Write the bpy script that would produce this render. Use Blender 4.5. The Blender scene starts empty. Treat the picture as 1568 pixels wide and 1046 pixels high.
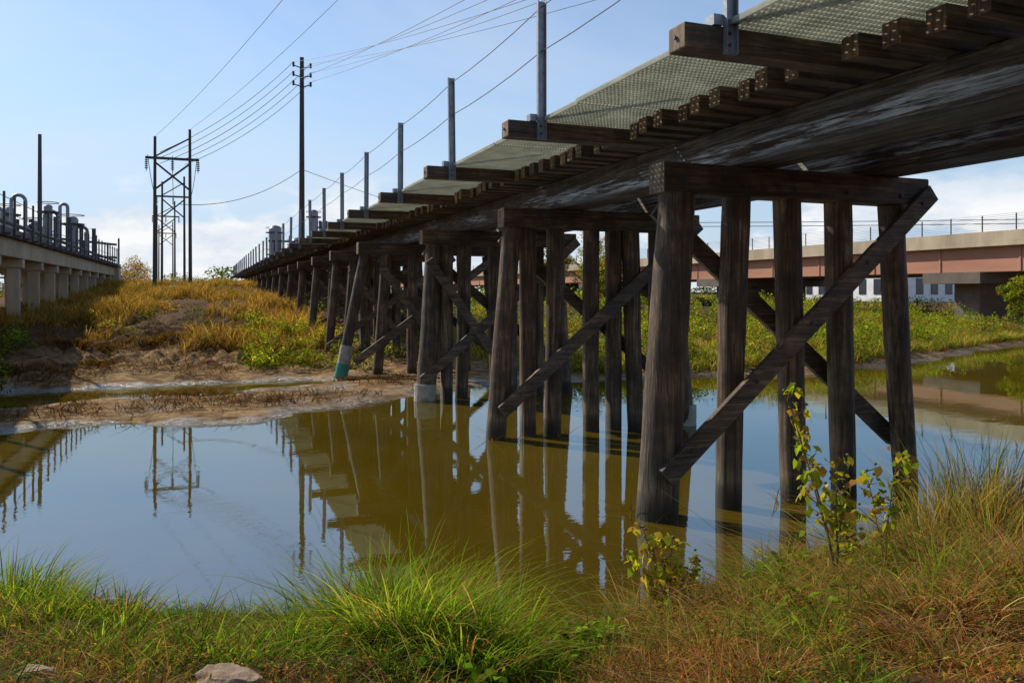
import bpy, math, random
import numpy as np
from mathutils import Vector
random.seed(4); rng=np.random.default_rng(7)
TH=math.radians(21.2); CS,SN=math.cos(TH),math.sin(TH)
CAMZ=2.75
def rd(r,d): return (CS*r+SN*d, -SN*r+CS*d)
# ---------------------------------------------------------------- noise
def vnoise(x,y,seed=0.0):
    x=np.asarray(x,float); y=np.asarray(y,float)
    ix=np.floor(x); iy=np.floor(y); fx=x-ix; fy=y-iy
    def h(a,b):
        v=np.sin(a*127.1+b*311.7+seed*74.7)*43758.5453
        return v-np.floor(v)
    ux=fx*fx*(3-2*fx); uy=fy*fy*(3-2*fy)
    return (h(ix,iy)*(1-ux)+h(ix+1,iy)*ux)*(1-uy)+(h(ix,iy+1)*(1-ux)+h(ix+1,iy+1)*ux)*uy
def fbm(x,y,seed=0,o=4):
    v=0;a=.5;t=0
    for i in range(o):
        v=v+a*vnoise(x*2**i,y*2**i,seed+i*3.3); t+=a; a*=.5
    return v/t
def sstep(x,a,b):
    t=np.clip((x-a)/(b-a),0,1); return t*t*(3-2*t)
# ---------------------------------------------------------------- terrain
def nearshore(r):
    return np.interp(r,[-40,-8,-4.8,-1.5,-.5,0.1,.8,2,3.7,6,10,30,90],[6,7.6,7.2,6.7,6.5,6.1,6.8,7.5,8.3,9.6,11.6,17,30])
def H(x,y):
    x=np.asarray(x,float); y=np.asarray(y,float)
    r=CS*x-SN*y; d=SN*x+CS*y
    t=nearshore(r)+(fbm(x*.9,y*.9,5,3)-.5)*.8-d
    near=np.where(t>0,np.interp(t,[0,.8,2,3.2,5],[0,.2,.6,1.0,1.18]),-.9*np.tanh(-.5*t))
    yf=np.interp(x,[-60,-30,-15,-8,-3.8,1.2,3.5,5.4,8,12,20.8,39,60,150],[42,30,22,19.2,18.5,18.3,19.3,20.9,22.2,21.8,21.4,28.6,34,60])
    yf=yf+(fbm(x*.5,y*.5,9,3)-.5)*2.0
    s=y-yf
    mid=np.interp(s,[0,.3,4,9,14,21,57,110,160,4000],[0,.09,.15,.24,.55,1.1,3.2,4.25,5.0,5.0])
    side=np.interp(s,[0,.5,3,10,40,200,4000],[0,.12,.45,.85,1.2,1.6,3.2])
    w=sstep(x,9,16)+1-sstep(x,-18,-11)
    w=np.clip(w,0,1)
    land=mid*(1-w)+side*w
    far=np.where(s>0,land,-.9*np.tanh(-.35*s))
    z=np.maximum(near,far)
    n=fbm(x*1.3,y*1.3,2,5)-.5
    z=z+np.where(z>0.0,n*np.clip(z*1.0,.05,.38),0)
    lump=fbm(x*.45,y*.45,12,4); lump2=np.abs(fbm(x*1.7,y*1.7,17,4)-.5)
    z=z+np.where((s>4)&(s<34),(np.clip(lump-.5,0,1)*1.5+lump2*.9)*sstep(s,7.5,12)*(1-w),0)
    z=z-.65*np.exp(-((x+2.2)/5.2)**2-((y-24.6-.12*x)/1.15)**2)
    z=z-.30*np.exp(-((x-1.6)/2.0)**2-((y-22.6)/.5)**2)
    z=z-.34*np.exp(-((x+6.5)/3)**2-((y-22.3)/.8)**2)
    return z
def Hs(x,y): return float(H(np.array([x]),np.array([y]))[0])
# ---------------------------------------------------------------- nodes / materials
def newmat(name):
    m=bpy.data.materials.new(name); m.use_nodes=True
    nt=m.node_tree; nt.nodes.clear()
    out=nt.nodes.new('ShaderNodeOutputMaterial')
    return m,nt,out
def N(nt,t,**k):
    n=nt.nodes.new(t)
    for a,b in k.items(): setattr(n,a,b)
    return n
def pos(nt,sc=(1,1,1)):
    g=N(nt,'ShaderNodeNewGeometry'); o=g.outputs['Position']
    v=N(nt,'ShaderNodeVectorMath',operation='MULTIPLY'); v.inputs[1].default_value=sc
    nt.links.new(o,v.inputs[0]); return v.outputs[0]
def noise(nt,vec,scale=1,detail=6,rough=.6,dist=0):
    n=N(nt,'ShaderNodeTexNoise'); n.inputs['Scale'].default_value=scale; n.inputs['Detail'].default_value=detail
    n.inputs['Roughness'].default_value=rough; n.inputs['Distortion'].default_value=dist
    nt.links.new(vec,n.inputs['Vector']); return n.outputs['Fac']
def ramp(nt,fac,stops):
    r=N(nt,'ShaderNodeValToRGB'); e=r.color_ramp.elements
    while len(e)<len(stops): e.new(.5)
    for i,(p,c) in enumerate(stops):
        e[i].position=p; e[i].color=(c if len(c)==4 else (*c,1)) if hasattr(c,'__len__') else (c,c,c,1)
    nt.links.new(fac,r.inputs[0]); return r.outputs[0]
def mix(nt,f,a,b,mode='MIX'):
    m=N(nt,'ShaderNodeMix',data_type='RGBA',blend_type=mode)
    for s,v in ((m.inputs[0],f),(m.inputs[6],a),(m.inputs[7],b)):
        if hasattr(v,'is_linked') : nt.links.new(v,s)
        elif isinstance(v,(int,float)): s.default_value=v
        else: s.default_value=(*v,1)
    return m.outputs[2]
def mth(nt,op,a,b=None,clamp=False):
    m=N(nt,'ShaderNodeMath',operation=op,use_clamp=clamp)
    for i,v in enumerate((a,b)):
        if v is None: continue
        if hasattr(v,'is_linked'): nt.links.new(v,m.inputs[i])
        else: m.inputs[i].default_value=v
    return m.outputs[0]
def bump(nt,h,strength,dist):
    b=N(nt,'ShaderNodeBump'); b.inputs['Strength'].default_value=strength; b.inputs['Distance'].default_value=dist
    nt.links.new(h,b.inputs['Height']); return b.outputs[0]
def princ(nt,out,col,rough=.8,nrm=None,metal=0,spec=.5):
    p=N(nt,'ShaderNodeBsdfPrincipled')
    if hasattr(col,'is_linked'): nt.links.new(col,p.inputs['Base Color'])
    else: p.inputs['Base Color'].default_value=(*col,1)
    if hasattr(rough,'is_linked'): nt.links.new(rough,p.inputs['Roughness'])
    else: p.inputs['Roughness'].default_value=rough
    p.inputs['Metallic'].default_value=metal; p.inputs['Specular IOR Level'].default_value=spec
    if nrm is not None: nt.links.new(nrm,p.inputs['Normal'])
    nt.links.new(p.outputs[0],out.inputs[0]); return p
def wood(name,axis,dark=(.034,.023,.015),mid=(.115,.074,.043),lite=(.31,.22,.135),white=0.0,lowwet=False):
    m,nt,out=newmat(name)
    s=[14,14,14]; s[axis]=.9
    g=noise(nt,pos(nt,tuple(s)),1,7,.65,.4)
    s2=[45,45,45]; s2[axis]=1.5
    g2=noise(nt,pos(nt,tuple(s2)),1,4,.6)
    big=noise(nt,pos(nt),1.9,6,.68)
    c=ramp(nt,g,[(.28,dark),(.5,mid),(.70,lite)])
    c=mix(nt,ramp(nt,big,[(.38,0.0),(.60,.8)]),c,dark,'MIX')
    hue=noise(nt,pos(nt),.45,3,.5)
    c=mix(nt,ramp(nt,hue,[(.42,0.),(.6,.5)]),c,mix(nt,1.0,c,(1.45,1.0,.68),'MULTIPLY'))
    c=mix(nt,ramp(nt,g2,[(.3,.85),(.52,0.)]),c,(.008,.006,.004))
    gz=N(nt,'ShaderNodeNewGeometry'); sp=N(nt,'ShaderNodeSeparateXYZ'); nt.links.new(gz.outputs['Position'],sp.inputs[0])
    if white>0:
        w=noise(nt,pos(nt,(1,.35,7)),2.0,9,.8,.15)
        w2=noise(nt,pos(nt,(1,.25,1)),.9,3,.5)
        f=mth(nt,'MULTIPLY',ramp(nt,w,[(.48,0.),(.56,1.)]),ramp(nt,w2,[(.36,0.15),(.52,white)]))
        zz=mth(nt,'MULTIPLY',mth(nt,'SUBTRACT',sp.outputs[2],4.34),1.9)
        zz=mth(nt,'ADD',zz,mth(nt,'MULTIPLY',mth(nt,'SUBTRACT',w2,.5),.6))
        band=ramp(nt,zz,[(.0,.12),(.12,.3),(.25,1.),(.5,1.),(.7,.15)])
        f=mth(nt,'MULTIPLY',f,band)
        gr_=ramp(nt,g2,[(.38,.2),(.55,1.)])
        c=mix(nt,mth(nt,'MULTIPLY',f,gr_),c,(.58,.63,.70))
    if lowwet:
        z=mth(nt,'ADD',sp.outputs[2],mth(nt,'MULTIPLY',g,-.25))
        f=ramp(nt,z,[(.0,.8),(.22,0.)])
        c=mix(nt,f,c,(.016,.013,.008))
        # pale silt line left by higher water
        f2=mth(nt,'MULTIPLY',ramp(nt,z,[(.16,0.),(.24,.35),(.45,.12),(.9,0.)]),ramp(nt,g2,[(.4,0.),(.6,1.)]))
        c=mix(nt,f2,c,(.30,.25,.17))
    hh=mth(nt,'ADD',mth(nt,'MULTIPLY',g,.7),mth(nt,'MULTIPLY',g2,.6))
    princ(nt,out,c,.66,bump(nt,hh,.9,.02),spec=.4)
    return m
WX=wood('timber_grain_x',0)
WZ=wood('timber_pile',2,lowwet=True,mid=(.125,.08,.045),lite=(.37,.26,.155))
WYW=wood('timber_stringer',1,white=.95,mid=(.085,.054,.034),lite=(.19,.13,.083))
WB=wood('timber_brace',0,dark=(.05,.036,.025),mid=(.15,.108,.073),lite=(.34,.26,.18))
WEND=wood('timber_end',2,dark=(.06,.037,.021),mid=(.22,.14,.078),lite=(.42,.29,.17))
def simple(name,c1,c2,scale=3,rough=.8,metal=0,bs=.3,bd=.01,vec=(1,1,1),spec=.5):
    m,nt,out=newmat(name)
    f=noise(nt,pos(nt,vec),scale,7,.65)
    c=ramp(nt,f,[(.3,c1),(.7,c2)])
    princ(nt,out,c,rough,bump(nt,f,bs,bd),metal,spec); return m
STEEL=simple('galvanised_steel',(.16,.17,.19),(.30,.31,.34),9,.5,.5)
DSTEEL=simple('dark_steel',(.03,.03,.035),(.08,.08,.085),6,.6,.3)
CONC=simple('beige_concrete',(.30,.23,.15),(.52,.42,.29),.9,.9,vec=(1,1,.4))
CONCD=simple('dark_concrete',(.09,.07,.055),(.17,.13,.10),1.2,.9)
REDG=simple('weathered_red_girder',(.34,.14,.08),(.47,.225,.135),.6,.7,vec=(1,.2,1))
WHITEC=simple('pale_sleeve',(.20,.18,.14),(.42,.39,.33),6,.8)
TEAL=simple('teal_paint',(.02,.16,.11),(.04,.28,.2),5,.6)
PALE=simple('white_painted_metal',(.6,.6,.6),(.8,.8,.8),1,.5)
GLASS=simple('dark_glass',(.03,.035,.04),(.05,.06,.07),1,.2)
POLEM=simple('pole_wood',(.04,.028,.02),(.09,.065,.05),3,.85,vec=(3,3,.3))
CABLE=simple('cable_black',(.02,.02,.022),(.035,.035,.04),2,.6)
ROCKM=simple('sandstone',(.20,.13,.085),(.42,.29,.18),14,.95,bs=.9,bd=.02)
def gratingmat():
    m,nt,out=newmat('fibreglass_grating')
    f=noise(nt,pos(nt),2.5,6,.7)
    c=ramp(nt,f,[(.3,(.54,.54,.46)),(.7,(.76,.76,.67))])
    d=N(nt,'ShaderNodeBsdfDiffuse'); t=N(nt,'ShaderNodeBsdfTranslucent'); mx=N(nt,'ShaderNodeMixShader'); mx.inputs[0].default_value=.62
    nt.links.new(c,d.inputs[0]); nt.links.new(c,t.inputs[0]); nt.links.new(d.outputs[0],mx.inputs[1]); nt.links.new(t.outputs[0],mx.inputs[2]); nt.links.new(mx.outputs[0],out.inputs[0]); return m
GRAT=gratingmat()
def leafmat(name,tr=.5):
    m,nt,out=newmat(name)
    a=N(nt,'ShaderNodeAttribute'); a.attribute_name='Col'
    c=a.outputs['Color']
    d=N(nt,'ShaderNodeBsdfDiffuse'); t=N(nt,'ShaderNodeBsdfTranslucent'); mx=N(nt,'ShaderNodeMixShader'); mx.inputs[0].default_value=tr
    c2=mix(nt,1.0,c,(2.1,2.0,1.0),'MULTIPLY'); c1=mix(nt,1.0,c,(1.25,1.2,1.1),'MULTIPLY')
    nt.links.new(c1,d.inputs[0]); nt.links.new(c2,t.inputs[0]); nt.links.new(d.outputs[0],mx.inputs[1]); nt.links.new(t.outputs[0],mx.inputs[2])
    nt.links.new(mx.outputs[0],out.inputs[0]); return m
LEAF=leafmat('foliage_blades')
# ---------------------------------------------------------------- mesh builder
class MB:
    def __init__(s): s.v=[];s.f=[];s.m=[]
    def hexa(s,c,mi=0,endmi=None):
        b=len(s.v); s.v+= [tuple(p) for p in c]
        fs=[(0,3,2,1),(4,5,6,7),(0,1,5,4),(1,2,6,5),(2,3,7,6),(3,0,4,7)]
        for i,f in enumerate(fs):
            s.f.append(tuple(b+k for k in f)); s.m.append(mi if (endmi is None or i>1) else endmi)
    def box(s,x0,x1,y0,y1,z0,z1,mi=0,j=0):
        J=lambda:random.uniform(-j,j) if j else 0
        s.hexa([(x+J(),y+J(),z+J()) for x,y,z in ((x0,y0,z0),(x1,y0,z0),(x1,y1,z0),(x0,y1,z0),(x0,y0,z1),(x1,y0,z1),(x1,y1,z1),(x0,y1,z1))],mi)
    def beam(s,p0,p1,w,t,side,mi=0,endmi=None):
        p0=Vector(p0);p1=Vector(p1);a=(p1-p0).normalized(); sd=Vector(side); sd=(sd-a*sd.dot(a)).normalized(); up=a.cross(sd)
        c=[]
        for p in (p0,p1):
            for i,k in ((-1,-1),(1,-1),(1,1),(-1,1)): c.append(p+sd*(i*t/2)+up*(k*w/2))
        s.hexa(c,mi,endmi)
    def tube(s,pts,rad,n=8,mi=0,nz=0,caps=True):
        pts=[Vector(p) for p in pts]; b=len(s.v); L=len(pts)
        if not hasattr(rad,'__len__'): rad=[rad]*L
        off=[random.uniform(-nz,nz) for _ in range(n)]
        for i,p in enumerate(pts):
            a=(pts[min(i+1,L-1)]-pts[max(i-1,0)]).normalized()
            ref=Vector((0,0,1)) if abs(a.z)<.9 else Vector((1,0,0))
            u=a.cross(ref).normalized(); w=a.cross(u)
            for k in range(n):
                an=2*math.pi*k/n; rr=rad[i]*(1+off[k]+random.uniform(-nz,nz)*.5)
                s.v.append(tuple(p+u*math.cos(an)*rr+w*math.sin(an)*rr))
        for i in range(L-1):
            for k in range(n):
                k2=(k+1)%n; s.f.append((b+i*n+k,b+i*n+k2,b+(i+1)*n+k2,b+(i+1)*n+k)); s.m.append(mi)
        if caps:
            s.f.append(tuple(b+k for k in range(n))); s.m.append(mi)
            s.f.append(tuple(b+(L-1)*n+k for k in reversed(range(n)))); s.m.append(mi)
    def make(s,name,mats,parent=None,bevel=0,smooth=False):
        me=bpy.data.meshes.new(name); me.from_pydata(s.v,[],s.f)
        for m in mats: me.materials.append(m)
        me.polygons.foreach_set('material_index',s.m)
        if smooth: me.polygons.foreach_set('use_smooth',[True]*len(s.f))
        me.update()
        o=bpy.data.objects.new(name,me); bpy.context.collection.objects.link(o)
        if parent: o.parent=parent
        if bevel:
            b=o.modifiers.new('bevel','BEVEL'); b.width=bevel; b.segments=2; b.limit_method='ANGLE'
        return o
def empty(name):
    e=bpy.data.objects.new(name,None); bpy.context.collection.objects.link(e); e.empty_display_size=.3; return e
def npmesh(name,V,F,mat,col=None,parent=None,smooth=False):
    me=bpy.data.meshes.new(name); V=np.asarray(V,np.float32); F=np.asarray(F,np.int32)
    k=F.shape[1]
    me.vertices.add(len(V)); me.vertices.foreach_set('co',V.ravel())
    me.loops.add(F.size); me.loops.foreach_set('vertex_index',F.ravel())
    me.polygons.add(len(F)); me.polygons.foreach_set('loop_start',np.arange(0,F.size,k,dtype=np.int32))
    if smooth: me.polygons.foreach_set('use_smooth',np.ones(len(F),bool))
    me.update(calc_edges=True)
    if col is not None:
        a=me.color_attributes.new('Col','FLOAT_COLOR','POINT')
        c=np.ones((len(V),4),np.float32); c[:,:3]=col; a.data.foreach_set('color',c.ravel())
    me.materials.append(mat)
    o=bpy.data.objects.new(name,me); bpy.context.collection.objects.link(o)
    if parent: o.parent=parent
    return o
# ---------------------------------------------------------------- blades & leaves
class Veg:
    def __init__(s): s.V=[];s.F=[];s.C=[];s.n=0
    def add(s,V,F,C):
        s.V.append(V.reshape(-1,3)); s.F.append(F+s.n); s.C.append(C.reshape(-1,3)); s.n+=V.reshape(-1,3).shape[0]
    def make(s,name,mat=None,parent=None):
        if not s.V: return
        return npmesh(name,np.concatenate(s.V),np.concatenate(s.F),mat or LEAF,np.concatenate(s.C),parent)
    def blades(s,P,h,w,col,lean=.25,curve=.4,K=4,az=None,tipcol=None,root=.6):
        n=len(P)
        if n==0: return
        if az is None: az=rng.uniform(0,2*np.pi,n)
        ln=np.abs(rng.normal(0,1,n))*lean; cv=rng.uniform(.3,1.3,n)*curve
        tw=rng.normal(0,.7,n)
        dx,dy=np.cos(az),np.sin(az); sx,sy=-np.sin(az+tw),np.cos(az+tw)
        V=np.zeros((n,K+1,2,3)); C=np.zeros((n,K+1,2,3))
        for k in range(K+1):
            t=k/K
            o=(ln*t+cv*t*t*1.0)*h
            z=h*(t-np.clip(cv,0,1.2)*.45*t**3)
            ww=w*(1-t**1.6)*.5*(0.7+.6*np.minimum(t*3,1))+.0004
            for j,sg in enumerate((-1,1)):
                V[:,k,j,0]=P[:,0]+dx*o+sg*sx*ww; V[:,k,j,1]=P[:,1]+dy*o+sg*sy*ww; V[:,k,j,2]=P[:,2]+z
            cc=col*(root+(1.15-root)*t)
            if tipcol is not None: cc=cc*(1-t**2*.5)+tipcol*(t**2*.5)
            C[:,k,:,:]=cc[:,None,:]
        base=(np.arange(n)*(K+1)*2)[:,None]
        F=np.concatenate([np.stack([base[:,0]+2*k,base[:,0]+2*k+1,base[:,0]+2*k+3,base[:,0]+2*k+2],1) for k in range(K)])
        s.add(V,F,C)
    def leaves(s,P,size,col,droop=.3,asp=.5):
        n=len(P)
        az=rng.uniform(0,2*np.pi,n); el=rng.normal(-droop,.5,n); ro=rng.normal(0,.6,n)
        d=np.stack([np.cos(az)*np.cos(el),np.sin(az)*np.cos(el),np.sin(el)],1)
        up=np.zeros((n,3)); up[:,2]=1
        sd=np.cross(d,up); sd/=np.linalg.norm(sd,axis=1,keepdims=True)+1e-6; nn=np.cross(sd,d)
        sd=sd*np.cos(ro)[:,None]+nn*np.sin(ro)[:,None]; nn=np.cross(sd,d)
        L=size[:,None]
        V=np.stack([P,P+d*L*.35+sd*L*asp*.5+nn*L*.08,P+d*L*.7+sd*L*asp*.34+nn*L*.04,P+d*L-nn*L*.1,P+d*L*.7-sd*L*asp*.34+nn*L*.04,P+d*L*.35-sd*L*asp*.5+nn*L*.08],1)
        b=np.arange(n)*6
        F=np.concatenate([np.stack([b,b+1,b+2,b+5],1),np.stack([b+5,b+2,b+3,b+4],1)])
        C=np.repeat(col[:,None,:],6,1)
        s.add(V,F,C)
def jitcol(base,n,v=.25):
    base=np.array(base); c=np.tile(base,(n,1)) if base.ndim==1 else base
    return np.clip(c*(1+rng.normal(0,v,(n,1)))*(1+rng.normal(0,v*.35,(n,3))),.004,.9)
def pick(cols,n,p=None):
    cols=np.array(cols); return cols[rng.choice(len(cols),n,p=p)]
# ---------------------------------------------------------------- ground
def geo(a,b,n): return list(np.geomspace(a,b,n))
xs=np.array([-v for v in geo(24,4000,28)][::-1]+list(np.arange(-22,-10,.5))+list(np.arange(-10,16,.13))+list(np.arange(16,50,.4))+[v for v in geo(50.5,4000,34)])
ys=np.array([-v for v in geo(6,3000,22)][::-1]+list(np.arange(-5,1,.4))+list(np.arange(1,12,.12))+list(np.arange(12,17,.4))+list(np.arange(17,40,.14))+list(np.arange(40,90,.6))+[v for v in geo(91,5000,40)])
X,Y=np.meshgrid(xs,ys); Z=H(X,Y)
nx,ny=len(xs),len(ys)
idx=np.arange(nx*ny).reshape(ny,nx)
F=np.stack([idx[:-1,:-1],idx[:-1,1:],idx[1:,1:],idx[1:,:-1]],-1).reshape(-1,4)
m,nt,out=newmat('riverbank_soil')
g=N(nt,'ShaderNodeNewGeometry'); sp=N(nt,'ShaderNodeSeparateXYZ'); nt.links.new(g.outputs['Position'],sp.inputs[0])
n1=noise(nt,pos(nt),.8,8,.65); n2=noise(nt,pos(nt),7,9,.75); n3=noise(nt,pos(nt),.5,6,.65); n4=noise(nt,pos(nt,(1,2.2,1)),1.6,8,.7,.5)
mud=ramp(nt,n1,[(.3,(.24,.135,.05)),(.5,(.43,.265,.115)),(.7,(.56,.375,.18))])
mud=mix(nt,ramp(nt,n4,[(.41,.92),(.56,0.)]),mud,(.095,.052,.022))
mud=mix(nt,ramp(nt,n2,[(.36,.75),(.54,0.)]),mud,(.10,.056,.025))
soil=ramp(nt,n2,[(.3,(.04,.024,.011)),(.6,(.14,.075,.032)),(.8,(.27,.155,.07))])
hz=mth(nt,'ADD',sp.outputs[2],mth(nt,'MULTIPLY',mth(nt,'SUBTRACT',n1,.5),.5))
c=mix(nt,ramp(nt,hz,[(.55,0.),(1.0,1.)]),mud,soil)
yb=mth(nt,'LESS_THAN',sp.outputs[1],12.5)
c=mix(nt,yb,c,soil)
wet=ramp(nt,mth(nt,'ADD',sp.outputs[2],mth(nt,'MULTIPLY',mth(nt,'SUBTRACT',n3,.5),.6)),[(.02,1.),(.11,0.)])
c=mix(nt,mth(nt,'MULTIPLY',wet,.6),c,(.10,.064,.032))
ro=mth(nt,'SUBTRACT',.97,mth(nt,'MULTIPLY',wet,.78))
spx=princ(nt,out,c,ro,bump(nt,mth(nt,'ADD',n2,n4),.9,.07),spec=.5)
nt.links.new(mth(nt,'ADD',.12,mth(nt,'MULTIPLY',wet,.6)),spx.inputs['Specular IOR Level'])
npmesh('ground',np.stack([X,Y,Z],-1).reshape(-1,3),F,m,smooth=True)
# ---------------------------------------------------------------- water
m,nt,out=newmat('murky_river_water')
big=noise(nt,pos(nt),.25,3,.5)
wc=ramp(nt,big,[(.35,(.080,.053,.003)),(.65,(.105,.070,.004))])
rp=noise(nt,pos(nt,(1,1.6,1)),2.2,4,.55,.3)
rp2=noise(nt,pos(nt,(1,2.2,1)),9,2,.5)
area=ramp(nt,noise(nt,pos(nt),.35,3,.5),[(.42,.15),(.62,1.)])
hh=mth(nt,'MULTIPLY',mth(nt,'ADD',rp,mth(nt,'MULTIPLY',rp2,.15)),area)
b=bump(nt,hh,.07,.03)
d=N(nt,'ShaderNodeBsdfDiffuse'); nt.links.new(wc,d.inputs[0])
gl=N(nt,'ShaderNodeBsdfGlossy'); gl.inputs['Roughness'].default_value=.008; nt.links.new(b,gl.inputs['Normal'])
gl.inputs[0].default_value=(.76,.92,1,1)
fr=N(nt,'ShaderNodeFresnel'); fr.inputs['IOR'].default_value=3.6; nt.links.new(b,fr.inputs['Normal'])
mx=N(nt,'ShaderNodeMixShader'); nt.links.new(fr.outputs[0],mx.inputs[0]); nt.links.new(d.outputs[0],mx.inputs[1]); nt.links.new(gl.outputs[0],mx.inputs[2]); nt.links.new(mx.outputs[0],out.inputs[0])
wm=MB(); wm.v=[(-400,-40,0),(400,-40,0),(400,150,0),(-400,150,0)]; wm.f=[(0,1,2,3)]; wm.m=[0]; wm.make('water',[m])
# ---------------------------------------------------------------- trestle bridge
br=empty('timber_trestle_bridge')
YN,YE=-12.0,132.0
CB,CT=3.965,4.34; ST=4.87; TT=5.09
bents=[2.9,8.5]+[14.1+5.7*i for i in range(21)]
bents.insert(0,-3)
piles=MB(); caps=MB(); brace=MB(); slv=MB(); bolt=MB()
XT=[5.5,6.39,7.19,8.05,9.0]; XB=[5.2,6.31,7.28,8.16,9.34]
for bi,y in enumerate(bents):
    near=(bi==2); wide=bi>=5
    for k in range(6 if wide else 5):
        jx=0 if near else random.uniform(-.07,.07); jy=random.uniform(-.03,.03)
        if k==5: xt,xb=4.85,(4.05 if bi==5 else 4.5)
        else: xt,xb=XT[k]+jx,XB[k]+jx*1.5
        yb=y+jy+random.uniform(-.12,.12)*(0 if near else 1)
        gz=Hs(xb,yb); z0=min(gz,0)-.6
        rt=.172+random.uniform(-.01,.015); rb=.165
        if k==0 and bi<=4: rt,rb=.225,.255
        if k==0 and bi==3: rt,rb=.18,.19
        L=15
        pts=[];rr=[]
        bx,by=random.uniform(-.03,.03),random.uniform(-.03,.03)
        for i in range(L):
            t=i/(L-1); bow=math.sin(t*math.pi)
            zz=z0+(CB-z0)*t; tt=(zz)/(CB)
            pts.append((xb+(xt-xb)*tt+bx*bow,yb+(y-yb)*tt+by*bow,zz)); rr.append((rb+(rt-rb)*tt)*(1+random.uniform(-.02,.02)))
        piles.tube(pts,rr,18,0,.028)
        if (bi==4 and k==0) or (bi==3 and k==4) :
            slv.tube([(xb,yb,-.3),(xb+.02,yb,.42)],[rb+.04,rb+.025],18,0)
        if bi==5 and k==5:
            f_=lambda z:(xb+(xt-xb)*z/CB,yb+(y-yb)*z/CB,z)
            slv.tube([f_(gz-.3),f_(gz+.42)],[.21,.205],18,1); slv.tube([f_(gz+.424),f_(gz+1.0)],[.206,.20],18,0)
        if bi<6:
            bolt.tube([(xt,y-.185,CB+.12),(xt,y-.20,CB+.12)],.03,8)
    if not near and bi>2 and random.random()<.7:
        for k in range(3):
            xx=random.choice([5.9,6.8,7.6,8.5])+random.uniform(-.1,.1); yy=y+random.choice([-.1,.1])
            piles.tube([(xx,yy,min(Hs(xx,yy),0)-.5),(xx,yy,2),(xx,yy,CB)],[.16,.165,.17],14,0,.03)
    ex=random.uniform(-.06,.06) if not near else 0
    caps.beam(((4.6 if wide else 5.2)+ex,y,(CB+CT)/2),(9.52+ex,y,(CB+CT)/2),CT-CB,.36,(0,1,0),0,1)
    yf_,yb_=y-.265,y+.255
    lo=.55; gz=max(Hs(5.3,y),Hs(9.2,y),0); lo=max(lo,gz+.25)
    if lo<3.2:
        brace.beam((5.16-.7*wide,yf_-.03,lo-.02),(9.5,yf_+.02,CT-.2),.25,.08,(0,1,0))
        brace.beam((5.35,yb_,CB-.15),(9.3,yb_,lo+.1),.24,.08,(0,1,0))
        for tt in (.08,.3,.5,.72,.95):
            bx_=5.16+4.34*tt; bz=lo+(CT-.18-lo)*tt
            if bi<5: bolt.tube([(bx_,yf_-.06+.05*tt,bz),(bx_,yf_-.09+.05*tt,bz)],.024,8)
    if bi>3 and lo<3:
        brace.beam((5.3,yf_-.09,CB-.4),(7.2,yf_-.09,lo+.4),.22,.07,(0,1,0))
piles.make('timber_piles',[WZ],br,smooth=True)
slv.make('pile_sleeves',[WHITEC,TEAL],br,smooth=False)
caps.make('bent_caps',[WX,WEND],br,bevel=.018)
brace.make('sway_braces',[WB],br,bevel=.008)
st=MB()
for x0,w in ((6.26,.2),(6.475,.2),(6.69,.2),(8.36,.2),(8.575,.2),(8.79,.2)):
    yy=YN
    while yy<YE:
        L=11.4; st.box(x0+random.uniform(-.006,.006),x0+w,yy+.004,min(yy+L,YE)-.004,CT+.002+random.uniform(0,.004),ST-random.uniform(0.002,.012)); yy+=L
st.make('stringers',[WYW],br,bevel=.012)
tie=MB()
oy=[6.0+4.2*k for k in range(-4,30)]
yy=-11.8
while yy<YE:
    if min(abs(yy-o) for o in oy)>.27:
        e=random.uniform(-.12,.08); zt=TT-random.uniform(0,.012)
        tie.beam((5.55+e,yy+random.uniform(-.02,.02),(ST+zt)/2),(9.62+e,yy+random.uniform(-.02,.02),(ST+zt)/2),zt-ST,.205,(0,1,0),0,1)
    yy+=.405
tie.make('ties',[WX,WEND],br,bevel=.01)
out_=MB(); post=MB(); cab=MB()
PX=4.33
for o in oy:
    e=random.uniform(-.03,.03)
    out_.beam((3.85+e,o,(ST+TT)/2),(9.65,o+random.uniform(-.01,.01),(ST+TT)/2),TT-ST+.004,.26,(0,1,0),0,1)
    lean=random.uniform(-.02,.02); fy=o-.133
    for (a,b,c,d_) in ((-.062,.062,-.008,0),(-.062,-.052,-.058,-.0085),(.052,.062,-.058,-.0085)):
        c8=[]
        for z in (4.84,6.74):
            l=lean*(z-4.84)
            c8+=[(PX+a+l,fy+c,z),(PX+b+l,fy+c,z),(PX+b+l,fy+d_,z),(PX+a+l,fy+d_,z)]
        post.hexa(c8)
    post.box(PX-.16,PX-.064,fy-.006,fy+.12,TT+.006,TT+.10)
    for zz in (4.93,5.03):
        bolt.tube([(PX,fy-.009,zz),(PX,fy-.026,zz)],.015,6)
    bolt.tube([(3.842+e,o,4.98),(3.825+e,o,4.98)],.02,6)
out_.make('walkway_outriggers',[WX,WEND],br,bevel=.014)
post.make('railing_posts',[STEEL],br); bolt.make('bolts',[DSTEEL],br)
for zc in (6.66,6.05):
    pts=[]
    for o0,o1 in zip(oy[:-1],oy[1:]):
        for k in range(4):
            t=k/4; pts.append((PX,o0-.13+(o1-o0)*t,zc-.05*4*t*(1-t)))
    cab.tube(pts,.007,5)
cab.make('railing_cables',[CABLE],br)
gr=MB()
gy=YN
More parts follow.
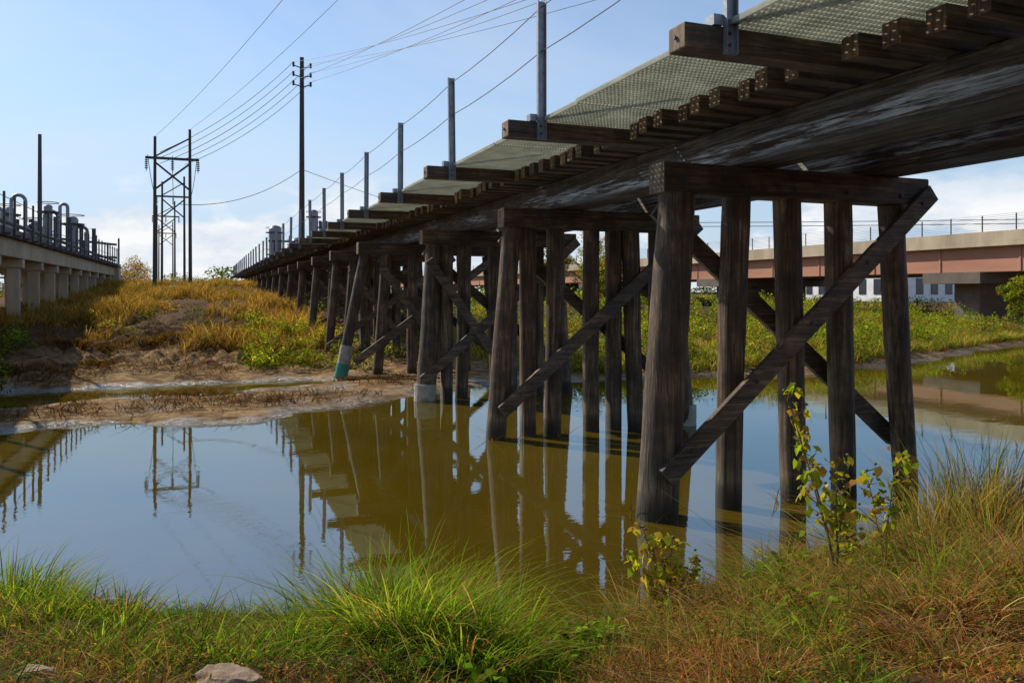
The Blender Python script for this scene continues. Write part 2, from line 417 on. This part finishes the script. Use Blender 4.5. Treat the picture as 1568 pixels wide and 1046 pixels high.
while gy<YE:
    L=3.0; dz=random.uniform(0,.015); g0=4.37+random.uniform(-.03,.02)
    near=gy<45
    xx=g0
    while xx<6.3:
        gr.box(xx,xx+.016,gy+.012,gy+L-.012,5.102+dz,5.134+dz); xx+=.05
    y2=gy+.02
    stp=.09 if near else .16
    while y2<gy+L-.02:
        gr.box(g0+.001,6.3,y2,y2+.03,5.104+dz,5.132+dz); y2+=stp
    gr.box(g0-.016,g0-.003,gy+.012,gy+L-.012,5.098+dz,5.15+dz)
    gy+=L
gr.make('walkway_grating',[GRAT],br)
rl=MB()
for x in (6.9,8.33):
    rl.box(x-.035,x+.035,YN,YE,5.24,5.28); rl.box(x-.01,x+.01,YN,YE,5.115,5.24); rl.box(x-.07,x+.07,YN,YE,5.096,5.115)
rl.make('rails',[DSTEEL],br)
# ---------------------------------------------------------------- left concrete bridge
lb=empty('concrete_railway_bridge')
q=MB(); xr=-7.3
q.box(xr-5.2,xr,-20,82,5.02,5.36,1)
q.box(xr-5.0,xr-.25,-20,82,4.25,5.016,0)
yy=-18
while yy<82:
    q.box(xr-4.9,xr-.3,yy-.28,yy+.28,3.85,4.246,0)
    for xx in (xr-.7,xr-2.6,xr-4.4): q.box(xx-.24,xx+.24,yy-.22,yy+.22,-1,3.846,0)
    yy+=4.6
q.box(xr-5.4,xr+.1,81,83,1,5.36,0)
q.make('deck_and_piers',[CONC,CONCD],lb,bevel=.02)
q=MB(); yy=-19
while yy<82:
    q.box(xr+.02,xr+.1,yy,yy+.08,5.1,6.7,0); q.box(xr-.1,xr+.3,yy-.03,yy+.11,5.0,5.1,0)
    yy+=1.9
for z in (5.9,6.5): q.tube([(xr+.06,-20,z),(xr+.06,82,z)],.015,5)
q.tube([(xr-.3,-20,5.65),(xr-.3,82,5.65)],.10,8)
q.make('railing',[DSTEEL],lb)
# ---------------------------------------------------------------- highway overpass
ho=empty('highway_overpass')
q=MB()
q.box(49.2,62,-60,260,4.13,5.8,1)
q.box(48.6,62.6,-60,260,5.804,6.1,0); q.box(48.6,48.95,-60,260,6.104,6.78,0); q.box(62.2,62.6,-60,260,6.104,6.78,0)
for yy in (-45,-16,12.5,41,69.5,98,126):
    q.box(48.9,62.2,yy-2.3,yy+2.3,3.35,4.126,2); q.box(50.5,60.5,yy-1.0,yy+1.0,-1,3.346,2)
for yy in range(-60,260,6): q.box(49.13,49.197,yy,yy+.12,4.16,5.78,1)
q.make('deck_girders_piers',[CONC,REDG,CONCD],ho)
q=MB()
for yy in np.arange(-60,200,2.4): q.box(48.74,48.8,yy,yy+.06,6.784,7.85)
for z in np.arange(6.9,7.9,.12): q.tube([(48.72,-60,z),(48.72,200,z)],.008,4)
q.make('chain_fence',[DSTEEL],ho)
# ---------------------------------------------------------------- warehouse
wh=empty('warehouse'); q=MB()
q.box(105,155,96,120,1,6.0,0); q.box(104.5,155.5,95.5,120.5,6.004,6.3,2)
for xx in np.arange(107,154,3.2): q.box(xx,xx+1.5,95.9,95.98,2.4,5.0,1)
for yy in np.arange(98,119,3.2): q.box(104.9,104.98,yy,yy+1.5,2.4,5.0,1)
q.make('walls_and_windows',[PALE,GLASS,CONCD],wh)
# ---------------------------------------------------------------- power poles
def hframe(x,y,h,w,r=.17):
    e=empty('h_frame_power_pole'); z=Hs(x,y)-.5; q=MB(); t=z+h
    for s in (-1,1): q.tube([(x+s*w/2,y,z),(x+s*w/2*.97,y,t+s*.4)],[r,r*.7],10)
    q.beam((x-w*.75,y-.2,t-2.3),(x+w*.75,y-.2,t-2.3),.22,.14,(0,1,0))
    q.beam((x-w/2,y+.02,t-2.6),(x+w/2,y+.02,t-5.0),.16,.1,(0,1,0)); q.beam((x+w/2,y+.14,t-2.6),(x-w/2,y+.14,t-5.0),.16,.1,(0,1,0))
    q.beam((x-w/2,y-.2,t-2.2),(x+w/2,y-.2,t-.4),.12,.08,(0,1,0))
    for xx in (x-w*.72,x,x+w*.72):
        for k in range(5): q.tube([(xx,y-.2,t-2.5-k*.17),(xx,y-.2,t-2.58-k*.17)],.13,8)
        q.tube([(xx,y-.2,t-2.4),(xx,y-.2,t-3.5)],.03,6)
    q.make('poles_and_crossarms',[POLEM],e)
    return t
ht=hframe(-2.5,76,14.0,2.9); hframe(-3.6,112,14,2.7); hframe(-6.0,150,14,2.9); hframe(-8,200,14,3)
pe=empty('utility_pole'); q=MB(); px,py=9.9,88.; z0=Hs(px,py)-.5; pt=CAMZ+25.2
q.tube([(px,py,z0),(px,py,pt)],[.34,.22],12)
ins=[]
for k,zz in enumerate((pt-1.2,pt-2.2,pt-3.2)):
    for s in (-1,1):
        q.tube([(px,py-.2,zz),(px+s*.9,py-.2,zz+.25)],.06,6)
        q.tube([(px+s*.9,py-.2,zz+.1),(px+s*.9,py-.2,zz+.6)],.12,8); ins.append((px+s*.9,py-.2,zz+.6))
q.make('pole_and_insulators',[POLEM],pe)
wl=MB()
def wire(a,b,sag,r=.028,n=24):
    a=Vector(a);b=Vector(b); wl.tube([a.lerp(b,i/n)-Vector((0,0,4*sag*(i/n)*(1-i/n))) for i in range(n+1)],r,5)
for i,p in enumerate(ins):
    wire(p,(22+ (i%2)*3.5,-6,12.5+(i//2)*2.6),1.5,.018)
    wire(p,(-2.5+(i%2)*2-1,76,15.0-.5*(i//2)),.9,.025)
wire((px,py,pt-12),(-2,76,10.5),1.2,.03); wire((px,py,pt-12),(60,130,11),1.,.03)
for k in (-1.45,1.45): wire((-2.5+k,76,ht+.3*k),(16+k,-6,24),2.0,.013,40)
for k in (-2,0,2): wire((-2.5+k,76,14.7),(-3.6+k,112,15.0),.8,.03)
for z in (13.2,13.8): wire((40,120,z),(150,60,z),.5,.05)
wl.make('power_lines',[CABLE])
# ---------------------------------------------------------------- industrial plant
def vessel(q,x,y,z0,h,r):
    q.tube([(x,y,z0),(x,y,z0+h),(x,y,z0+h+r*.4),(x,y,z0+h+r*.6)],[r,r,r*.7,r*.1],16,0)
    for k in range(1,4):
        zz=z0+h*k/3.2; q.tube([(x,y,zz),(x,y,zz+.15)],r+.6,12,1)
        q.tube([(x,y,zz+1.0),(x,y,zz+1.08)],r+.58,12,1,caps=False)
    q.tube([(x+r+.3,y-.3,z0),(x+r+.3,y-.3,z0+h*.9),(x+r+1.5,y-.3,z0+h*.9),(x+r+1.5,y-.3,z0)],.2,8,1)
e=empty('refinery_plant'); q=MB()
for x,y,h,r in ((13.0,160,13.5,1.2),(19,150,16,.8),(20.5,150,14,.5),(22,152,13,1.1),(27.5,155,16.5,.7),(17,158,11,1.4),(30,160,11,1.5)): vessel(q,x,y,1.5,h,r)
for k in range(7):
    q.beam((12+k*4,150,1),(12+k*4,150,12),.3,.3,(0,1,0),1)
for z in (6,9,12): q.beam((11,150,z),(38,150,z),.35,.3,(0,1,0),1)
q.make('vessels_and_pipes',[STEEL,DSTEEL],e,smooth=False)
e=empty('pipe_rack'); q=MB()
for k in range(6):
    x=-18.5+k*1.15; y=88+k*1.6; zt=10.4+1.4*math.sin(k*2.1); R_=.35+.25*(k%2)
    pts=[(x,y,1)]+[(x+R_*(1-math.cos(a)),y,zt+R_*math.sin(a)) for a in np.linspace(0,math.pi,8)]+[(x+2*R_,y,5)]
    q.tube(pts,.17,8)
q.tube([(-15.0,90,1),(-15.0,90,18.3)],[.26,.16],10,1)
for k in range(10): q.beam((-19+k*1.0,90+k*2.5,1),(-19+k*1.0,90+k*2.5,8.8+.8*(k%2)),.2,.2,(0,1,0),1)
for z in (7,8.6): q.beam((-19,90,z),(-10,109,z),.25,.25,(0,0,1),1)
vessel(q,-13,96,1,9.5,.6); vessel(q,-16.5,96,1,9,.5); vessel(q,-14.6,92,1,10.4,.4); vessel(q,-18,92,1,10,.45)
q.make('pipes',[STEEL,DSTEEL],e)
# ---------------------------------------------------------------- vegetation
GREEN=[(.06,.13,.012),(.10,.19,.018),(.14,.22,.02),(.04,.09,.012)]
DRY=[(.32,.185,.065),(.40,.27,.12),(.22,.12,.04),(.30,.14,.038),(.11,.06,.028)]
OLIVE=[(.11,.13,.018),(.17,.17,.028),(.07,.09,.018)]
BR=[(.12,.24,.015),(.17,.29,.02),(.08,.16,.012),(.22,.29,.03)]
ROCKS=[(-1.30,3.60),(-.72,3.62),(-2.25,3.75)]
def rockclear(r,d):
    k=np.ones(len(r),bool)
    for a,b in ROCKS: k&=(((r-a)/.25)**2+((d-b+.10)/.24)**2)>1
    return k
def scatter_rd(n,r0,r1,d0,d1f):
    r=rng.uniform(r0,r1,n); d=rng.uniform(d0,14,n); k=(d<d1f(r)); r,d=r[k],d[k]; k=rockclear(r,d); r,d=r[k],d[k]
    x=CS*r+SN*d; y=-SN*r+CS*d
    return x,y,r,d
v=Veg()
def shore(r): return nearshore(r)+.15
x,y,r,d=scatter_rd(330000,-6,9,2.3,shore)
z=H(x,y); k=(z>.02)&(np.abs(r)<d*.70+.6)
x,y,r,d,z=[a[k] for a in (x,y,r,d,z)]
g=fbm(x*1.1,y*1.1,21,4); tall=fbm(x*1.9,y*1.9,33,4)
k=fbm(x*2.6,y*2.6,71,3)+.08*(d<4.6)>.38; x,y,r,d,z,g,tall=[a[k] for a in (x,y,r,d,z,g,tall)]
isg=(g+ .08*(r<0.6)+rng.normal(0,.07,len(x))-.06*(d<4.2))>.57
n=len(x)
col=np.where(isg[:,None],pick(GREEN+OLIVE,n),pick(DRY,n))
redd=(sstep(r,.2,1.6)*sstep(6.4-d,0,1.6))[:,None]
col=np.where((~isg)[:,None],col*(1-redd*.5)+np.array([.36,.145,.035])*redd*.5,col)
col=col*(.35+1.3*fbm(x*4,y*4,91,3))[:,None]
h=np.clip(rng.normal(.08,.04,n),.03,.3)*(.2+1.6*tall)*(1+.3*isg)
P=np.stack([x,y,z-.015],1)
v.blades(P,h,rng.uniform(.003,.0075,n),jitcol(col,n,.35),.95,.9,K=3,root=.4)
v.make('bank_grass')
v=Veg()
def clump(r,d,rad,n,hh,w=.009,cols=GREEN,lean=.35,curve=.7,dryp=.12,K=5):
    a=rng.uniform(0,2*np.pi,n); q_=rad*np.sqrt(rng.uniform(0,1,n))
    rr=r+q_*np.cos(a); dd=d+q_*np.sin(a)*.8
    k=rockclear(rr,dd); a,rr,dd=a[k],rr[k],dd[k]; n=len(a)
    if n==0: return
    x=CS*rr+SN*dd; y=-SN*rr+CS*dd; z=np.maximum(H(x,y),-.02)-.02
    c=pick(cols,n); dr=rng.uniform(0,1,n)<dryp; c=np.where(dr[:,None],pick(DRY[:4],n),c)
    az=np.where(rng.uniform(0,1,n)<.6,a-TH,rng.uniform(0,6.28,n))
    isdry=(c[:,0]>c[:,1]*1.25)[:,None]
    tip=np.where(isdry,np.array([[.40,.25,.10]]),np.array([[.24,.27,.035]]))
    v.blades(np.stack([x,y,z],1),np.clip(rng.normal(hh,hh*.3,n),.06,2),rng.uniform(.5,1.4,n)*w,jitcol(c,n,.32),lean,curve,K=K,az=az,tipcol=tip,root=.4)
for (r,d,rad,n,hh) in ((-3.9,6.2,.42,620,.38),(-4.2,6.7,.5,360,.36),(-3.3,5.6,.3,260,.26),(-2.75,5.6,.25,160,.28),(-2.2,5.5,.22,110,.32),(-1.35,5.4,.3,420,.38),(-1.0,5.5,.34,780,.54),(-.75,5.2,.36,850,.5),(-.45,5.5,.3,750,.52),(-.1,5.3,.26,550,.46),(-.3,4.8,.35,500,.34),(-1.5,5.0,.3,250,.28),(.15,4.7,.25,200,.22),(-1.6,4.3,.25,130,.18),(-2.5,4.8,.3,160,.2)):
    clump(r,d,rad,n,hh,cols=BR,dryp=.18)
for i in range(130):
    r=random.uniform(-3.8,3.8); d=random.uniform(3.3,6.3); clump(r,d,random.uniform(.06,.18),random.randint(20,60),random.uniform(.10,.24),w=.006,cols=random.choice([BR,GREEN,OLIVE,DRY,DRY]),dryp=.25,lean=.6)
for (r,d,rad,n,hh,cl) in ((.95,5.9,.4,600,.27,OLIVE),(1.4,6.1,.35,450,.28,DRY),(2.0,6.3,.35,450,.3,GREEN),(2.6,6.5,.4,550,.3,DRY),(3.2,6.9,.5,700,.36,GREEN),(1.6,5.4,.4,450,.24,DRY),(2.5,5.4,.45,500,.26,DRY),(3.4,5.8,.5,600,.3,DRY),(4.0,7.0,.5,800,.44,OLIVE),(1.2,4.7,.35,300,.2,OLIVE),(3.0,4.6,.4,450,.24,DRY),(2.2,4.2,.35,350,.2,DRY),(1.2,3.9,.3,250,.16,DRY),(1.8,4.9,.3,300,.26,BR),(2.7,5.0,.3,260,.3,BR),(2.2,5.9,.3,250,.3,BR),(3.0,5.9,.25,200,.3,BR),(1.1,5.3,.22,160,.26,BR),(2.1,3.7,.3,200,.16,DRY),(1.6,4.2,.2,120,.2,BR)):
    clump(r,d,rad,n,hh,w=.006,cols=cl,dryp=.4 if cl is not BR else .1,lean=.8,curve=1.0)
v.make('tall_grass')
v=Veg()
for (r,d,rad,n,hh) in ((4.0,7.4,.22,200,.8),(4.4,7.7,.3,340,.95),(4.8,8.0,.3,260,.85),(5.2,8.3,.35,200,.7),(4.2,6.9,.3,180,.6),(3.7,7.2,.2,100,.55)):
    clump(r,d,rad,n,hh,w=.008,cols=[(.12,.17,.03),(.18,.20,.05),(.22,.15,.06)],lean=.18,curve=.35,dryp=.3)
v.make('riverside_reeds')
v=Veg()
for i in range(150):
    r=random.uniform(-4.5,5.5); d=nearshore(r)-random.uniform(.3,3.4); x,y=rd(r,d); z=Hs(x,y)
    hh=random.uniform(.2,.6)
    v.blades(np.array([[x,y,z]]),np.array([hh]),np.array([.005]),np.array([[.32,.19,.08]])*random.uniform(.4,1.1),.35,.7,K=5)
v.make('seed_stalks')
v=Veg()
x,y,r,d=scatter_rd(100000,-5.5,7,2.6,shore); z=H(x,y); k=(z>.05)&(fbm(x*1.7,y*1.7,81,3)>.47+.06*(r<0)); x,y,z,r=x[k],y[k],z[k],r[k]; n=len(x)
c=pick([(.10,.18,.02),(.18,.21,.03),(.28,.17,.045),(.32,.125,.03),(.14,.07,.03),(.05,.10,.012)],n)
v.leaves(np.stack([x,y,z+rng.uniform(.0,.13,n)],1),rng.uniform(.012,.038,n),jitcol(c,n,.3),.1,.4)
v.make('low_weeds')
# far vegetation
def scatter(n,x0,x1,y0,y1):
    x=rng.uniform(x0,x1,n); y=rng.uniform(y0,y1,n); return x,y,H(x,y)
v=Veg()
x,y,z=scatter(115000,-9,5.3,30,85)
mask=fbm(x*.28,y*.16,41,3); pth=np.abs(x+2.2+.8*np.sin(y*.1)); patch=fbm(x*.9,y*.45,43,4)
k=(z>.5)&(mask>.40)&((pth>1.5)|(mask>.56))&(patch>.33); x,y,z,mask,patch=x[k],y[k],z[k],mask[k],patch[k]; n=len(x)
c=pick([(.34,.18,.045),(.28,.14,.035),(.38,.25,.09),(.16,.085,.028),(.18,.14,.03)],n)
c=c*(.1+1.7*np.clip(patch-.1,0,1))[:,None]
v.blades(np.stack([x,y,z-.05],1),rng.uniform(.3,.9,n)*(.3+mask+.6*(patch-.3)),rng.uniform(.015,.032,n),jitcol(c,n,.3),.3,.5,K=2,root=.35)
v.make('dry_meadow_grass')
v=Veg()
x,y,z=scatter(26000,-10,6,19,40); k=(fbm(x*.5,y*.5,51,3)>.50)&(z>.08); x,y,z=x[k],y[k],z[k]; n=len(x)
v.blades(np.stack([x,y,z],1),rng.uniform(.08,.35,n),rng.uniform(.01,.025,n),jitcol(pick(DRY[2:],n)*.4,n,.3),1.6,1.0,K=2)
for (hx,hy,rad,n,hh) in ((-4.2,32,1.5,1800,.38),(-1.7,33,1.3,1700,.38),(-.6,23.2,.8,500,.14),(2.8,29,1.2,1100,.3),(.6,30.5,1.2,900,.3),(-6.2,28,1.3,900,.3),(-5,21.0,.7,350,.12),(4.4,24.6,.7,500,.2),(1.5,20.3,.6,200,.1),(-3.2,29,1.2,700,.2)):
    a=rng.uniform(0,6.28,n); q_=rad*np.abs(rng.normal(0,.5,n)); x=hx+q_*np.cos(a)*1.6; y=hy+q_*np.sin(a); z=H(x,y)
    v.blades(np.stack([x,y,z],1),rng.uniform(.3,1.2,n)*hh,rng.uniform(.012,.03,n),jitcol(pick(DRY,n)*.38,n,.35),1.3,1.0,K=2)
for (hx,hy) in ((5.2,14.0),(5.3,19.7),(6.3,14.1),(5.1,8.6),(7.3,8.5)):
    n=26; a=rng.uniform(0,6.28,n); x=hx+.28*np.cos(a); y=hy-.1+.28*np.sin(a)
    v.blades(np.stack([x,y,np.zeros(n)-.01],1),rng.uniform(.1,.3,n),rng.uniform(.008,.016,n),jitcol(pick(DRY,n)*.5,n,.3),1.6,.6,K=2)
v.make('mud_debris')
def bushes(v,x,y,h,rad,nl,ls,cols,flat=1.0):
    z=Hs(x,y)
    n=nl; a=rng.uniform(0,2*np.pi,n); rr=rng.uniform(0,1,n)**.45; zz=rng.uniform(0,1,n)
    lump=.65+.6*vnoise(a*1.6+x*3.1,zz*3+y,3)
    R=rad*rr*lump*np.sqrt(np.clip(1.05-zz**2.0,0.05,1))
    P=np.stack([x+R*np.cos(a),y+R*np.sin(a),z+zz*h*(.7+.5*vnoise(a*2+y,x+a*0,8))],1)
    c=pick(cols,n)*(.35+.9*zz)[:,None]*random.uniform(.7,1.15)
    v.leaves(P,rng.uniform(.6,1.4,n)*ls,jitcol(c,n,.2))
YG=[(.20,.25,.02),(.13,.20,.015),(.26,.27,.03),(.08,.13,.015),(.26,.19,.03)]
DG=[(.04,.075,.015),(.06,.10,.02),(.10,.14,.02)]
BRN=[(.24,.13,.04),(.15,.085,.03),(.28,.18,.06),(.14,.12,.03)]
v=Veg()
for i in range(430):
    x=random.uniform(10,47); yb=np.interp(x,[9,12,20.8,39,60],[23,22.4,22.2,29.6,35]); y=yb+.4+random.random()**1.3*19
    h=random.uniform(.3,1.1)*(1+.4*(y-yb)/12); c_=random.random()
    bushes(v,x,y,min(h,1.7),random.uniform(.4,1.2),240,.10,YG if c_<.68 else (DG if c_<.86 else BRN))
for i in range(60):
    x=random.uniform(14,75); y=random.uniform(45,110); bushes(v,x,y,random.uniform(.8,2.0),random.uniform(1.5,3),240,.26,random.choice([YG,YG+BRN[:1],DG]))
v.make('right_bank_shrubs')
v=Veg()
for i in range(55):
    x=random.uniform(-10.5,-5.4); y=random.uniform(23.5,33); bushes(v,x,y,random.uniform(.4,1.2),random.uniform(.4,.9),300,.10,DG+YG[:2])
for i in range(60):
    x=random.uniform(1.5,5.2); y=random.uniform(26.5,40); bushes(v,x,y,random.uniform(.3,.8),random.uniform(.4,.8),240,.09,YG)
for i in range(40):
    x=random.uniform(5,11); y=random.uniform(24.5,60); bushes(v,x,y,random.uniform(.3,1.1),random.uniform(.4,.8),180,.11,YG+DG)
for i in range(60):
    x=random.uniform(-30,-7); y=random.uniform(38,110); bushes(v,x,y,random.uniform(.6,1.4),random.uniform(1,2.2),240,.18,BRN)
for i in range(14):
    x=random.uniform(-10,-6.5); y=random.uniform(86,112); bushes(v,x,y,random.uniform(1.5,3.0),random.uniform(1.2,2.2),420,.18,BRN)
for i in range(30):
    x=random.uniform(-6,4.5); y=random.uniform(85,150); bushes(v,x,y,random.uniform(.4,1.0),random.uniform(.8,2),150,.15,BRN+YG[:2])
for i in range(50):
    x=random.uniform(-8,4.5); y=random.uniform(34,75); bushes(v,x,y,random.uniform(.4,.9),random.uniform(.4,1.1),170,.10,random.choice([BRN,BRN,OLIVE,DG]))
v.make('left_bank_shrubs')
v=Veg()
x=rng.uniform(9,46,60000); yb=np.interp(x,[9,12,20.8,39,60],[23,22.4,22.2,29.6,35]); y=yb+rng.uniform(0,1,60000)**1.6*16; z=H(x,y)
k=(z>.12)&(fbm(x*.4,y*.4,61,3)>.4); x,y,z=x[k],y[k],z[k]; n=len(x)
v.blades(np.stack([x,y,z-.05],1),rng.uniform(.25,.7,n),rng.uniform(.015,.03,n),jitcol(pick(YG+DRY[:2],n),n,.25),.3,.5,K=2)
v.make('far_bank_grass')
v=Veg()
for i in range(150):
    x=random.uniform(-260,420); y=random.uniform(260,420); bushes(v,x,y,random.uniform(3,7),random.uniform(5,10),160,1.2,DG+[(.12,.12,.05)])
v.make('distant_treeline')
def tree(x,y,h,cr,cols,nl=5200):
    e=empty('cottonwood_tree'); z=Hs(x,y); q=MB(); 
    q.tube([(x,y,z-.2),(x+.1,y,z+h*.3),(x-.05,y+.1,z+h*.6),(x,y,z+h*.9)],[.2,.16,.1,.03],10)
    v=Veg(); cl=[]
    for i in range(16):
        a=random.uniform(0,6.28); hh=z+h*random.uniform(.35,.9); rr=cr*random.uniform(.35,1)*(1.1-abs((hh-z)/h-.55))
        p=(x+math.cos(a)*rr,y+math.sin(a)*rr,hh); cl.append((p,random.uniform(.45,.9)*cr*.45))
        q.tube([(x,y,hh-h*.18),((x+p[0])/2,(y+p[1])/2,hh-h*.05),p],[.07,.05,.02],6)
    cl.append(((x,y,z+h*.93),cr*.35))
    for p,s in cl:
        n=nl//17; g=rng.normal(0,1,(n,3)); g/=np.linalg.norm(g,axis=1,keepdims=True); g*=(rng.uniform(0,1,(n,1))**.4)*s*np.array([1,1,.8])
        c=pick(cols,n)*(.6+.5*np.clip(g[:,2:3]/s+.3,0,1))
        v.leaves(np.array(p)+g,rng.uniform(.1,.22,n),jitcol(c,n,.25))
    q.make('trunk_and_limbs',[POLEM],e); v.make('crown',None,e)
TC=[(.26,.21,.025),(.17,.19,.02),(.32,.25,.03),(.09,.12,.02)]
tree(35,70,7.6,2.6,TC); tree(32,72,6.4,2.2,TC); tree(39,73,5.5,2.3,TC[1:]); tree(46,33,3.4,1.7,YG); tree(30,58,4.2,1.8,TC)
STEMM=simple('dry_stem',(.09,.06,.02),(.20,.15,.05),12)
def sunflower(name,r,d,stems,seed):
    random.seed(seed)
    e=empty(name); q=MB(); v=Veg(); x0,y0=rd(r,d); z0=Hs(x0,y0)-.03; z0=max(z0,-.05)
    heads=[]
    for (dr,dd,h,sc) in stems:
        pts=[]; x1,y1=rd(r+dr,d+dd)
        for i in range(9):
            t=i/8; pts.append(Vector((x0+(x1-x0)*t**1.4+random.uniform(-.01,.01),y0+(y1-y0)*t**1.4,z0+h*t)))
        q.tube(pts,[.010*(1-.7*i/8)*sc for i in range(9)],6)
        heads.append(pts[-1])
        for i in range(2,9):
            for s in range(3 if i>3 else 1):
                L=random.uniform(.05,.19)*(1.1-.07*i); a=random.uniform(0,6.28)
                b=pts[i]+Vector((math.cos(a)*L,math.sin(a)*L,L*.5+random.uniform(-.04,.04))); q.tube([pts[i],b],[.004,.0025],5)
                n=random.choice([1,2,3,3])
                c=pick([(.26,.27,.025),(.19,.24,.02),(.34,.28,.035),(.13,.18,.02),(.22,.13,.04)],n)
                v.leaves(np.tile(np.array(b),(n,1))+rng.normal(0,.018,(n,3)),rng.uniform(.05,.105,n),jitcol(c,n,.15),.8,.7)
                if random.random()<.35: heads.append(b+Vector((0,0,.02)))
    for p in heads:
        q.tube([p,p+Vector((.004,0,.01)),p+Vector((.006,0,.02))],[.005,.015,.009],8)
    q.make('stems_and_heads',[STEMM],e); v.make('leaves',None,e)
sunflower('wild_sunflower_plant',2.45,6.0,[(-.40,0,1.50,1),(-.34,.03,1.3,.9),(-.2,.15,1.05,.9),(-.05,-.1,1.0,.9),(.08,.1,.7,.8)],3)
sunflower('wild_sunflower_plant.001',1.25,6.4,[(-.2,0,.78,.9),(.05,.05,.68,.8),(-.1,.1,.6,.8),(.2,0,.5,.8),(-.3,0,.5,.8)],8)
sunflower('wild_sunflower_plant.002',2.9,6.2,[(.1,0,.95,.8),(-.1,.1,.8,.7)],12)
v=Veg()
for (r,d,s,n) in ((.3,5.2,.28,140),(.55,5.4,.22,110),(-.2,4.2,.2,40),(1.9,5.0,.25,60),(2.9,6.9,.35,200),(2.1,6.4,.3,120)):
    g=rng.normal(0,1,(n,2))*s*.6; x,y=rd(r+g[:,0],d+g[:,1]); z=H(x,y)+rng.uniform(.02,.2,n)
    v.leaves(np.stack([x,y,z],1),rng.uniform(.04,.10,n),jitcol(pick(BR,n)*.75,n,.2),-.1,.6)
v.make('broadleaf_weeds')
def rock(r,d,sx,sy,sz,seed,dz=0):
    import bmesh
    bm=bmesh.new(); bmesh.ops.create_icosphere(bm,subdivisions=4,radius=1)
    from mathutils import noise as mn
    for w in bm.verts:
        p=w.co.copy(); k=1+.35*mn.noise(p*1.1+Vector((seed,0,0)))+.15*mn.noise(p*3+Vector((0,seed,0)))
        f=p*k; f.z=max(min(f.z,.55+.15*mn.noise(p*2)),-.6); w.co=Vector((f.x*sx,f.y*sy,f.z*sz))
    me=bpy.data.meshes.new('rock'); bm.to_mesh(me); bm.free(); me.materials.append(ROCKM)
    o=bpy.data.objects.new('rock',me); bpy.context.collection.objects.link(o)
    x,y=rd(r,d); o.location=(x,y,Hs(x,y)+.03+dz); o.rotation_euler=(random.uniform(-.15,.15),random.uniform(-.15,.15),TH*-1+random.uniform(-.4,.4))
rock(-1.30,3.62,.15,.10,.08,1,.01); rock(-.72,3.66,.19,.11,.10,5,.04); rock(-2.25,3.75,.08,.06,.05,9); rock(.25,3.6,.06,.05,.04,17)
# ---------------------------------------------------------------- light
EL,AZ=math.radians(38),math.radians(-34)   # azimuth from +Y, negative = towards -X
sd=Vector((math.sin(AZ)*math.cos(EL),math.cos(AZ)*math.cos(EL),math.sin(EL)))
L=bpy.data.lights.new('sun','SUN'); L.energy=5.0; L.angle=math.radians(.5); L.color=(1,.93,.80)
lo=bpy.data.objects.new('sun',L); bpy.context.collection.objects.link(lo); lo.rotation_euler=sd.to_track_quat('Z','Y').to_euler()
w=bpy.data.worlds.new('World'); bpy.context.scene.world=w; w.use_nodes=True; nt=w.node_tree; nt.nodes.clear()
out=N(nt,'ShaderNodeOutputWorld'); bg=N(nt,'ShaderNodeBackground'); bg.inputs[1].default_value=.15
sky=N(nt,'ShaderNodeTexSky',sky_type='NISHITA'); sky.sun_disc=False; sky.sun_elevation=EL; sky.sun_rotation=AZ; sky.air_density=1.0; sky.dust_density=.25; sky.ozone_density=2.6
tc=N(nt,'ShaderNodeTexCoord'); sp=N(nt,'ShaderNodeSeparateXYZ'); nt.links.new(tc.outputs['Generated'],sp.inputs[0])
vm=N(nt,'ShaderNodeVectorMath',operation='MULTIPLY'); vm.inputs[1].default_value=(1,1,2.4); nt.links.new(tc.outputs['Generated'],vm.inputs[0])
cn=noise(nt,vm.outputs[0],6.5,9,.55,.2)
band=ramp(nt,sp.outputs[2],[(0,.6),(.03,1.),(.09,1.),(.15,0.)])
low=ramp(nt,sp.outputs[2],[(0.0,.09),(.09,.02),(.15,0.)])
cm=mth(nt,'MULTIPLY',ramp(nt,mth(nt,'ADD',cn,low),[(.485,0.),(.56,.95)]),band)
shd=ramp(nt,noise(nt,vm.outputs[0],11,6,.6),[(.35,(4.7,5.2,5.9)),(.6,(6.6,6.6,6.6))])
wv=N(nt,'ShaderNodeVectorMath',operation='MULTIPLY'); wv.inputs[1].default_value=(1,.6,3); nt.links.new(tc.outputs['Generated'],wv.inputs[0])
thin=noise(nt,wv.outputs[0],1.5,7,.62,.5)
hz_=ramp(nt,sp.outputs[2],[(0,.9),(.1,.7),(.3,.12),(.6,0.)])
c0=mix(nt,hz_,sky.outputs[0],(3.1,4.05,5.35))
c0=mix(nt,ramp(nt,thin,[(.42,0.0),(.72,.34)]),c0,(5.0,5.4,6.0))
c=mix(nt,cm,c0,shd)
nt.links.new(c,bg.inputs[0]); nt.links.new(bg.outputs[0],out.inputs[0])
# ---------------------------------------------------------------- camera
cam=bpy.data.cameras.new('camera'); co=bpy.data.objects.new('camera',cam); bpy.context.collection.objects.link(co)
co.location=(0,0,CAMZ); co.rotation_euler=(math.radians(90),0,-TH); cam.lens=28; cam.sensor_width=36; cam.shift_y=-.048; cam.clip_end=12000; cam.clip_start=.05
sc=bpy.context.scene; sc.camera=co
sc.view_settings.view_transform='Standard'; sc.view_settings.look='None'; sc.view_settings.exposure=0
